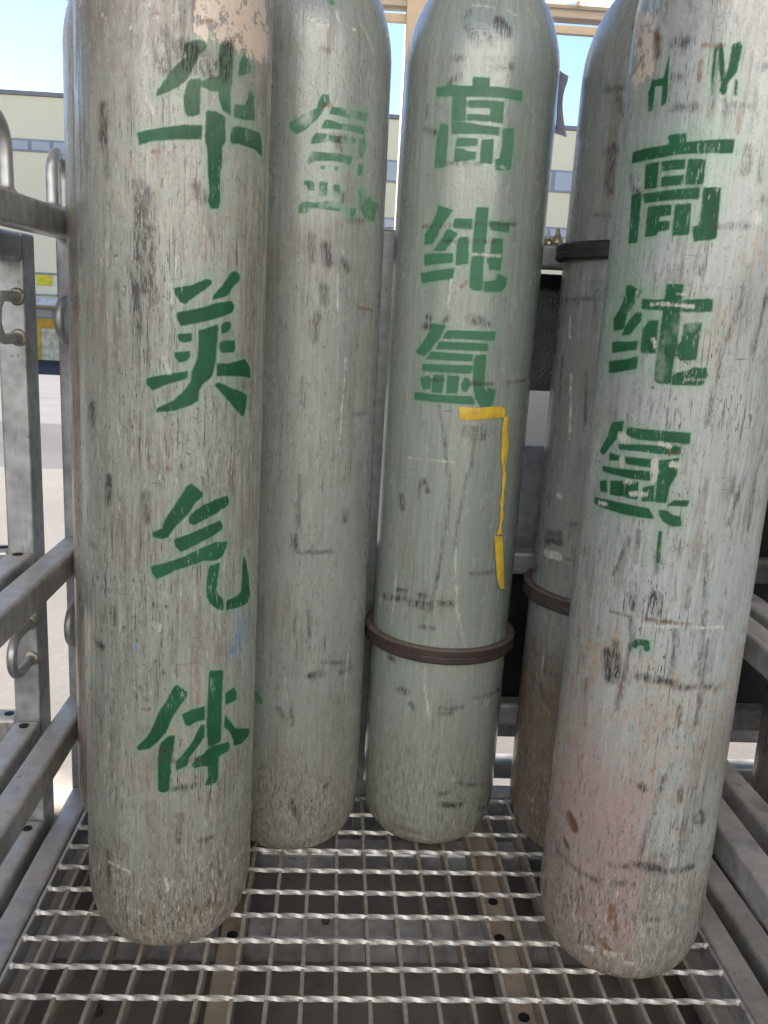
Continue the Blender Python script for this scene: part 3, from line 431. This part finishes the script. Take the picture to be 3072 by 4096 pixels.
# ------------------------------------------------------------------ cage of the photographed cylinders
cage = empty('cylinder_cage', (.1365, .0, -.11), 'galvanised steel cage holding the five lettered grey cylinders', 'steel cage')
G, G2, GB = M['galv'], M['galv2'], M['galv_brown']
FRONT = -.62
BEAM = galv('dusty_beam', (.42,.37,.31), (.47,.37,.265), dustamt=.85, metal=.35, rough=.5)
def rail(parent, x0, x1, y0, y1, z0, z1, mat, bev=.006, rz=0, pv=None, name='rail'):
    return obj(name, bbox(x0,x1,y0,y1,z0,z1,bev,3,rz,pv), mat, parent)
BACK = (.432, .470)
rail(cage, -.378, -.3405, FRONT, .4315, -.042, .0, GB)
rail(cage, -.378, -.340, FRONT, .4315, .135, .177, GB)
rail(cage, -.378, -.340, FRONT, .4315, .414, .456, GB)
rail(cage, -.378, -.340, FRONT, .4315, .923, .963, G)
rail(cage, .613, .651, FRONT, .4315, -.042, .0, GB)
rail(cage, .605, .645, FRONT, .4315, .133, .177, GB)
rail(cage, .613, .651, FRONT, .4315, .413, .453, GB)
rail(cage, .613, .651, FRONT, .4315, .923, .963, G)
for x0, x1 in ((-.380,-.340), (.117,.157), (.612,.652)):
    obj('post', bbox(x0, x1, BACK[0], BACK[1], -.108, .965, .005, 3), G2, cage)
for x0, x1 in ((-.380,-.340), (.612,.652)):
    obj('post', bbox(x0, x1, FRONT-.04, FRONT-.001, -.108, .965, .005, 3), G2, cage)
for x0, x1 in ((-.3395,.1165), (.1575,.6115)):
    for z0, z1 in ((-.042,0), (.135,.177), (.415,.455), (.919,.957)):
        rail(cage, x0, x1, BACK[0]+.001, BACK[1]-.001, z0, z1, G2 if z0 > .1 else GB)
# beams that carry the grating
for x0, x1 in ((-.078,-.044), (.313,.347)):
    obj('floor_beam', bbox(x0, x1, FRONT, .431, -.074, -.033, .003), BEAM, cage)
for y0, y1 in ((.094,.148), (.300,.345), (-.30,-.25)):
    for x0, x1 in ((-.3395,-.0785), (-.0435,.3125), (.3475,.6125)):
        obj('cross_beam', bbox(x0, x1, y0, y1, -.078, -.034, .009, 4), M['galv'], cage)
for x0, x1 in ((-.3395,-.296), (.570,.6125)):
    for y0, y1 in ((FRONT,-.3005), (-.2495,.0935), (.1485,.2995), (.3455,.431)):
        obj('support_ledge', bbox(x0, x1, y0, y1, -.040, -.0335), GB, cage)
for x, y in ((-.060,.098), (.328,.178), (.324,.098), (-.060,.19), (.33,-.05)):
    bm = bmesh.new(); bmesh.ops.create_cone(bm, cap_ends=True, segments=20, radius1=.0075, radius2=.0075, depth=.0016, matrix=Matrix.Translation((x,y,-.0324)))
    obj('bolt_hole', bm, M['hole'], cage)
# lifting hooks on the top rail and chain loops on the back post
for ya, yb, zt in ((.362,.425,1.050), (.105,.180,1.058)):
    h = obj('lifting_hook', sweep(bmesh.new(), arc_u((-.360,ya,.962), (-.360,yb,.962), (0,0,1), zt-.9715), .0088, 14), G, cage)
    for yy in (ya, yb):
        bm = bmesh.new(); bmesh.ops.create_cone(bm, cap_ends=False, segments=18, radius1=.0135, radius2=.0089, depth=.006, matrix=Matrix.Translation((-.360,yy,.9658))); obj('weld', bm, M['weld'], h, True)
for z0, z1 in ((.775,.833), (.288,.346)):
    obj('chain_loop', sweep(bmesh.new(), arc_u((-.356,.4325,z0), (-.356,.4325,z1), (0,-1,0), .070), .0075, 12), G2, cage)
# ------------------------------------------------------------------ floor grating
grate = empty('floor_grating', (.137, 0, -.033), 'press-welded steel floor grating with twisted cross rods under the cylinders', 'floor grating')
GP, RP, R0 = .043366, .052083, -.05357
GY0, GY1 = R0-8*RP-.02, .428
def wavy_bar(x0, x1, y0, y1, z0, z1, seed):
    bm = bmesh.new(); rows = []; n = 46
    for i in range(n+1):
        y = y0+(y1-y0)*i/n; w1 = .00035*mnoise.noise(Vector((y*25, seed, 0))); w2 = .0006*mnoise.noise(Vector((y*60, seed, 5)))
        rows.append([bm.verts.new(p) for p in ((x0+w1,y,z0),(x1+w1,y,z0),(x1+w1+w2*.5,y,z1+w2),(x0+w1-w2*.5,y,z1+w2))])
    for a, b in zip(rows, rows[1:]):
        for j in range(4): bm.faces.new((a[j], a[(j+1)%4], b[(j+1)%4], b[j]))
    bm.faces.new(rows[0]); bm.faces.new(rows[-1][::-1]); bmesh.ops.recalc_face_normals(bm, faces=bm.faces); return bm
for i in range(-7, 14):
    x = i*GP; obj('bearing_bar', wavy_bar(x-.0025, x+.0025, GY0, GY1, -.0325, -.0022, i*3.1), M['bar'], grate)
for x in (-.3345, .6085):
    obj('edge_bar', wavy_bar(x-.0023, x+.0023, GY0, GY1, -.0325, -.0002, x*50), M['galv_brown'], grate)
def twisted(y, seed):
    bm = bmesh.new(); rings = []; x0, x1 = -.3315, .6055; n = 420; ph = seed*1.7
    for i in range(n+1):
        x = x0+(x1-x0)*i/n; a = ph+2*math.pi*x/.120+.25*mnoise.noise(Vector((x*14, seed, 0)))
        zz = -.0035+.0004*mnoise.noise(Vector((x*9, seed, 3)))
        rings.append([bm.verts.new((x, y+.0037*math.cos(a+k*math.pi/2), zz+.0037*math.sin(a+k*math.pi/2))) for k in range(4)])
    for a, b in zip(rings, rings[1:]):
        for k in range(4): bm.faces.new((a[k], a[(k+1)%4], b[(k+1)%4], b[k]))
    bm.faces.new(rings[0][::-1]); bm.faces.new(rings[-1])
    for e in (x0, x1):
        bmesh.ops.create_uvsphere(bm, u_segments=8, v_segments=6, radius=.0052, matrix=Matrix.Translation((e, y, -.003)))
    bmesh.ops.recalc_face_normals(bm, faces=bm.faces); return bm
for r in range(-8, 10):
    obj('twisted_rod', twisted(R0+r*RP, r+9), M['zinc'], grate)
# ------------------------------------------------------------------ the cylinders
MP = {
 '1': paint('paint_worn_grey', 1.3, .0, (0.282,0.306,0.268), (0.238,0.262,0.232), dirt=.74, chips=.8, scratch=.85, dust=1.0, wear=.02, browntop=.95, warm=.35, fade_glare_top=.42),
 '2': paint('paint_grey_streaked', 2.1, .55, (0.252,0.276,0.252), (0.214,0.237,0.218), dirt=.55, chips=.5, scratch=.65, dust=.85, wear=.7, fade=.14),
 '3': paint('paint_grey_clean', 3.7, .45, (.256,.294,.264), (.234,.272,.244), dirt=.16, chips=.18, scratch=.12, dust=.5, wear=.12, rough=.30, fade=.06, fade_glare_top=.22),
 '4': paint('paint_grey_dim', 4.2, .0, (.205,.226,.208), (.168,.186,.172), dirt=.45, chips=.3, scratch=.7, dust=.5, pink=(.5,.36,(.13,.095,.075))),
 '5': paint('paint_grey_patched', 5.6, .0, (0.342,0.368,0.355), (0.304,0.338,0.329), dirt=.62, chips=.7, scratch=.75, dust=.85, wear=.34, pink=(-.016,.34,(.36,.268,.255)), greentint=.42, browntop=.35, warm=.6),
 '0': paint('paint_grey_brown', 6.4, .2, (.33,.315,.26), (.27,.25,.20), dirt=.8, chips=.6, scratch=.6, dust=.7),
 '6': paint('paint_dark_grey', 7.9, .0, (.17,.17,.155), (.13,.13,.12), dirt=.6, chips=.25, scratch=.5, dust=.3, pink=(.5,.22,(.12,.065,.055))),
}
CYL = {
 '1': ((-.1486,.1114), (.0080,-.0039), 'front left grey cylinder with four large green characters down its worn side'),
 '2': ((.0083,.3313), (-.0010,-.0001), 'streaked grey cylinder with one half rubbed-off green character near its shoulder'),
 '3': ((.2369,.3544), (.0074,-.0011), 'smooth grey cylinder with yellow tape, one brown ring and three green characters'),
 '4': ((.4823,.3206), (.0098,-.0026), 'dim grey cylinder without lettering, wearing two brown rubber rings'),
 '5': ((.4766,.0589), (.0092,.0076), 'front right pale grey cylinder with pink patch at its foot and green letters H N'),
 '0': ((-.2307,.3537), (.0055,.0016), 'brownish cylinder mostly hidden behind the front left cylinder'),
 '6': ((.876,.270), (.008,.0), 'dark grey cylinder in the neighbouring cage at the right edge'),
}
roots = {}
for key in '1234506':
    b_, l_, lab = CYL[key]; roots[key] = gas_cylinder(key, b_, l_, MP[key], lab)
rubber_ring(roots['3'], .342, (-.0015,0))
rubber_ring(roots['4'], .4265, (-.003,0))
k_ = rubber_ring(roots['4'], .9425, (.0055,0), .024); k_.data.materials[0] = plain('black_rubber', (.020,.018,.018), .6, 0, .4, 40, .2); k_['label'] = 'blackish upper rubber ring'
tp = PAINT['tape']
tape = ribbon('yellow_tape', roots['3'], tp['h'], [(.0007,.0007),(.0007,.0008),(.001,.0007),(.0007,.0007),(.0008,.0007),(.0012,.001),(.002,.003)], M['tape'])
ribbon('tape_tail', tape, tp['v'], [(.0030+.0009*math.sin(i*1.9), .0046-.0010*math.sin(i*1.9+.6)) for i in range(len(tp['v']))], M['tape'], .0009)
ribbon('tape_tail', tape, tp['e'], [(.0028,.0058),(.0030,.0066),(.0040,.0072),(.0045,.0078),(.0062,.0080),(.0075,.0085)], M['tape'], .0009)
# peeling paper label on the right shoulder of the taped cylinder
bm = bmesh.new(); rows = []
for i in range(13):
    q = i/12; z = 1.185-q*.083; a = 1.46+.05*math.sin(q*5)
    lift = (.020*(1-q)**3 + .006*math.sin(q*math.pi) + .022*q**2.2)*(1 if i else .9)
    rows.append([Vector((math.sin(a+.02*j)*(profile_at(z)+.0008+lift*(j/4)**1.3), -math.cos(a+.055*j)*(profile_at(z)+.0008+lift*(j/4)**1.3), z)) for j in range(5)])
f1 = [[bm.verts.new(p) for p in r] for r in rows]; f2 = [[bm.verts.new(p+Vector((.0004,-.0004,0))) for p in r] for r in rows]
for i in range(12):
    for j in range(4):
        bm.faces.new((f1[i][j],f1[i][j+1],f1[i+1][j+1],f1[i+1][j])); bm.faces.new((f2[i][j],f2[i+1][j],f2[i+1][j+1],f2[i][j+1]))
obj('paper_label', bm, M['paper'], roots['3'], False, world=False)
# ------------------------------------------------------------------ neighbouring cage on the left
nl = empty('cylinder_cage', (-.41, .0, -.11), 'neighbouring galvanised cage beside the left edge with forward bent chain loops', 'steel cage')
for z0, z1, m_ in ((-.042,0,GB), (.135,.177,GB), (.414,.456,GB), (.884,.924,G2)):
    rail(nl, -.432, -.3925, FRONT, .3245, z0, z1, m_)
    rail(nl, -1.30, -.4335, .327, .367, z0, z1, m_)
obj('post', bbox(-.433, -.3925, .3255, .377, -.108, .9245, .004, 3), G2, nl)
obj('post', bbox(-.433, -.3925, FRONT-.04, FRONT-.001, -.108, .925, .004, 3), G2, nl)
obj('post', bbox(-1.34, -1.301, .327, .367, -.108, .925, .004, 3), G2, nl)
for x, y, z in ((-.4125,.311,.4563), (-.447,.347,.4563), (-.4125,.306,.1773), (-.45,.347,.1773), (-.412,.300,.0003)):
    bm = bmesh.new(); bmesh.ops.create_cone(bm, cap_ends=True, segments=20, radius1=.0075, radius2=.0075, depth=.0016, matrix=Matrix.Translation((x,y,z)))
    obj('bolt_hole', bm, M['hole'], nl)
for z0, z1 in ((.778,.836), (.283,.343)):
    h = obj('chain_loop', sweep(bmesh.new(), arc_u((-.403,.3258,z0), (-.403,.3258,z1), (0,-1,0), .085), .0075, 12), G, nl)
    for zz in (z0, z1):
        bm = bmesh.new(); bmesh.ops.create_uvsphere(bm, u_segments=12, v_segments=8, radius=.0125, matrix=Matrix.Translation((-.403,.3245,zz)) @ Matrix.Diagonal((1,.45,1,1)))
        for v in bm.verts: v.co += Vector((.0015*mnoise.noise(v.co*90), 0, .0015*mnoise.noise(v.co*80)))
        obj('weld', bm, M['weld'], h, True)
# ------------------------------------------------------------------ neighbouring cage on the right
nr = empty('cylinder_cage', (.69, .0, -.11), 'neighbouring cage right of the pale cylinder, slightly out of line, holding a dark cylinder', 'steel cage')
PV = (.68, .2, 0); RZ = math.radians(1.6)
for z0, z1 in ((-.042,0), (.135,.177), (.413,.455), (.923,.963)):
    rail(nr, .6655, .7035, FRONT, .4295, z0, z1, GB, rz=RZ, pv=PV)
    rail(nr, .715, 1.60, BACK[0]+.001, BACK[1]-.001, z0, z1, G2)
obj('post', bbox(.664, .714, BACK[0], BACK[1], -.108, .965, .005, 3), G2, nr)
obj('post', bbox(1.6005, 1.64, BACK[0], BACK[1], -.108, .965, .005, 3), G2, nr)
obj('floor_plate', bbox(.712, 1.60, FRONT, .43, -.012, -.002, .002), GB, nr)
# ------------------------------------------------------------------ rack and sheets behind
M['dark_sheet'] = None
def textured_dark():
    t = NT('stippled_black_sheet'); c = t.coord(); v = t.voro(c, 210); n = t.noise(c, 150, 3)
    return t.out(t.mix(t.step(t.noise(c, 10, 4), .3, .7), (.11,.113,.12), (.17,.174,.185)), .30, 0, t.bump(t.add(v.outputs['Distance'], n), .8, .003))
M['dark_sheet'] = textured_dark()
M['grey_sheet'] = galv('grey_sheet', (.36,.375,.385), dustamt=.2, metal=.55, rough=.42)
rr = empty('storage_rack', (.6, .60, -.11), 'dark storage rack with black stippled and grey sheets behind the cages', 'storage rack')
obj('dark_backing', bbox(.18, .62, .500, .512, .722, .910, .002), M['dark_sheet'], rr)
obj('dark_strip', bbox(.18, .62, .490, .4995, .890, .914, .002), M['hole'], rr)  # narrow near-black strip along the top edge of the sheet
obj('grey_sheet', bbox(.18, .66, .500, .508, .440, .628, .002), M['grey_sheet'], rr)
obj('dark_backing', bbox(-.26, 1.75, .520, .530, .14, .435, .002), plain('dark_backing', (.016,.016,.017), .5, 0, .3), rr)  # black sheet stands in for the deep shade between the back rails
obj('dark_backing', bbox(.70, 1.75, .520, .530, .437, .97, .002), plain('dark_backing_upper', (.014,.014,.015), .5, 0, .3), rr)  # plain near-black panel behind the neighbouring right cage
for z0, z1 in ((-.045,-.008), (.045,.115)):
    rail(rr, -.26, 1.75, .565, .605, z0, z1, M['grey_sheet'])
for x0 in (-.30, .68, 1.751):
    obj('post', bbox(x0, x0+.039, .545, .585, -.108, .97, .004), G2, rr)
# sheet-metal cabinet seen through the gap
cab = empty('sheet_cabinet', (.62, 1.5, -.11), 'pale grey sheet metal cabinet with vertical seam, seen through the gap beyond the rack', 'cabinet')
mp = plain('pale_sheet', (.50,.52,.51), .5, .1, .08, 3)
obj('side', bbox(.25, 1.5, 1.462, 2.0, -.106, .80, .003), mp, cab)
for i in range(12):
    obj('ribbed_panel', bbox(.252+i*.104, .252+i*.104+.094, 1.450, 1.4615, -.100, .795, .004), mp, cab)
# brass valves on the back rail
for i, (x, y, lab) in enumerate(((.398,.452,'small brass valve on the back rail, left of the pair'), (.372,.452,'small brass valve half hidden behind the taped cylinder'))):
    v = empty('brass_valve', (x, y, .957), lab, 'valve', 'brass valves on the back rail')
    bm = lathe(bmesh.new(), [(.011,.0),(.0115,.004),(.010,.009),(.0065,.014),(.004,.018),(.004,.022),(.002,.026)], 18); obj('valve_body', bm, M['brass'], v, True, world=False)
    obj('outlet', sweep(bmesh.new(), [(0,0,.009),(-.0145,-.003,.009)], .004, 10), M['brass'], v, True, world=False)
# ------------------------------------------------------------------ rubbish under the grating
def lump(name, x, y, z, r, mat, lab, cat, flat=.7, seed=0):
    bm = bmesh.new(); bmesh.ops.create_icosphere(bm, subdivisions=3, radius=r)
    for v in bm.verts:
        n = mnoise.noise(v.co*(1.6/r)+Vector((seed,0,0))); v.co *= 1+.35*n; v.co.z *= flat
    bmesh.ops.translate(bm, verts=bm.verts, vec=(x,y,z+r*flat*.8)); o = obj(name, bm, mat); tag(o, lab, cat); return o
dk = plain('grimy_stone', (.06,.055,.05), .8, 0, .5, 200, .4)
lump('pebble', -.235, .035, -.11, .0085, dk, 'rough dark pebble on the concrete under the grating, left of the floor beam', 'pebble', .8, 3)
lump('pebble', .072, .128, -.034, .006, dk, 'small dark clod lying on the cross beam under the grating', 'pebble', .6, 9)
lump('pebble', .40, .205, -.11, .010, dk, 'dark lump on the floor near the right floor beam', 'pebble', .6, 5)
# ------------------------------------------------------------------ canopy roof overhead
cream = plain('cream_paint', (.55,.46,.36), .55, 0, .1, 2)
can = empty('canopy', (.7, 8, -.11), 'cream steel canopy with corrugated roof, gutter and column over the platform', 'canopy')
obj('column', bbox(.552, .876, 7.86, 8.16, -1.05, 3.74, .01), cream, can)
def tap(x): return 3.605+.003*x
obj('gutter', bbox(-9, 9.5, 7.92, 8.10, 3.515, 3.605, .012), plain('gutter_grey', (.46,.41,.36), .5, 0, .1, 2), can)
obj('gutter_lip', bbox(-9, 9.5, 7.895, 7.9195, 3.585, 3.618, .004), plain('gutter_lip', (.34,.31,.28), .5, 0, .1, 2), can)
for x0, x1 in ((-9,.5515), (.8765,9.5)):
    obj('tie_beam', bbox(x0, x1, 7.95, 8.02, 3.392, 3.462, .006), cream, can)
bm = bmesh.new(); n = 160; ya, yb = 8.0, 7.0
vs = []
for i in range(n+1):
    x = -9+18.5*i/n; rib = .035 if (i % 4) in (0,) else 0
    vs.append((bm.verts.new((x, ya, 3.64+rib)), bm.verts.new((x, yb, 3.71+rib))))
for a, b in zip(vs, vs[1:]): bm.faces.new((a[0], b[0], b[1], a[1]))
r = bmesh.ops.solidify(bm, geom=bm.faces[:], thickness=.004)
obj('roof_sheet', bm, plain('roof_underside', (.62,.56,.46), .5, 0, .08, 2), can)
bm = bmesh.new(); box(bm, -9, 9.5, -1.5, 3.1, 4.0, 4.06)
obj('roof_sheet', bm, plain('shade_roof', (.34,.325,.30), .7, 0, .2, 1), can)  # unseen near roof, span and grey tone set to shade the cages
for i in range(0, n, 8):
    x = -9+18.5*i/n
    obj('purlin_clip', bbox(x-.015, x+.015, 7.80, 7.88, 3.58, 3.63, .01), cream, can)
sw = plain('blocker_sheet', (.20,.20,.19), .7, 0, .2, 2)
def blocker_wall(x0, x1, lab):  # unseen walls added to cut the light from both sides
    o = obj('blocker_wall', bbox(x0, x1, -1.4, 2.2, -1.05, 3.6, .01), sw); tag(o, lab, 'wall')
blocker_wall(-3.6, -3.5, 'added dark wall out of view on the left, blocking side light')
blocker_wall(4.2, 4.3, 'added dark wall out of view on the right, blocking side light')
wb = empty('reflector_wall', (0, -8.6, -1.05), 'added white bounce wall with grey ends and dark base, out of view behind the camera', 'building')  # unseen, added to bounce sun onto the cylinder fronts; dark parts limit reflections
obj('wall', bbox(-5.5, 7.5, -25, -8.6, 2.3, 7.6, .01), plain('white_reflector', (.88,.86,.82), .8, 0, .05, .5), wb)
for x0, x1 in ((-18,-5.51), (7.51,20)):
    obj('wall', bbox(x0, x1, -25, -8.62, 2.3, 7.6, .01), plain('grey_reflector', (.26,.25,.235), .8, 0, .1, .5), wb)
obj('reflector_base', bbox(-18, 20, -25, -8.58, -1.05, 2.299, .01), plain('reflector_base', (.17,.165,.155), .8, 0, .1), wb)
# ------------------------------------------------------------------ factory building across the yard
wallm = plain('cream_render', (.92,.80,.53), .8, 0, .05, .4)
glass = NT('window_glass'); glass = glass.out((.48,.48,.48), .2, 0)
fr = plain('window_frame', (.30,.31,.33), .5, 0, .1)
b0 = empty('factory_building', (0, 24, -1.05), 'cream two storey factory building across the yard with ribbon windows', 'building')
obj('wall', bbox(-45, 40, 24.0, 40, -1.05, 5.62, .01), wallm, b0)
obj('parapet_cap', bbox(-45.1, 40.1, 23.93, 40.1, 5.625, 5.73, .01), plain('parapet', (.25,.24,.23), .6, 0, .1), b0)
def window(x0, x1, z0, z1, nm):
    f = obj('window', bbox(x0, x1, 23.955, 23.998, z0, z1, .01), fr, b0)
    w_ = (x1-x0)/nm; bm = bmesh.new()
    for i in range(nm): box(bm, x0+w_*i+.05, x0+w_*(i+1)-.05, 23.94, 23.953, z0+.05, z1-.05)
    obj('pane', bm, glass, f)
window(-12, -7.0, 4.27, 4.58, 9)
window(-6.2, 9.5, 4.05, 4.61, 28)
window(-6.2, 9.5, 2.87, 3.16, 28)
obj('band', bbox(-20, -4, 23.95, 23.998, 1.21, 1.26), plain('band', (.30,.31,.26), .6), b0)
obj('band', bbox(-20, -4, 23.95, 23.998, .66, .70), plain('band2', (.30,.31,.26), .6), b0)
obj('sign', bbox(-8.06, -7.66, 23.92, 23.948, .94, 1.19, .005), plain('yellow_sign', (.75,.60,.02), .5), b0)
obj('awning', bbox(-20, -4, 22.9, 23.948, .42, .60, .02), plain('awning', (.62,.61,.60), .5), b0)
window(-9.5, -7.0, .06, .34, 4)
obj('orange_band', bbox(-20, -4, 23.96, 23.998, -.19, .05), plain('orange_band', (.72,.40,.03), .5), b0)
obj('door_edge', bbox(-8.13, -8.0, 23.95, 23.998, -1.045, -.2), plain('door_edge', (.70,.45,.05), .5), b0)
obj('door', bbox(-7.99, -6.6, 23.94, 23.998, -1.045, -.2, .01), plain('door_cream', (.78,.72,.48), .6), b0)
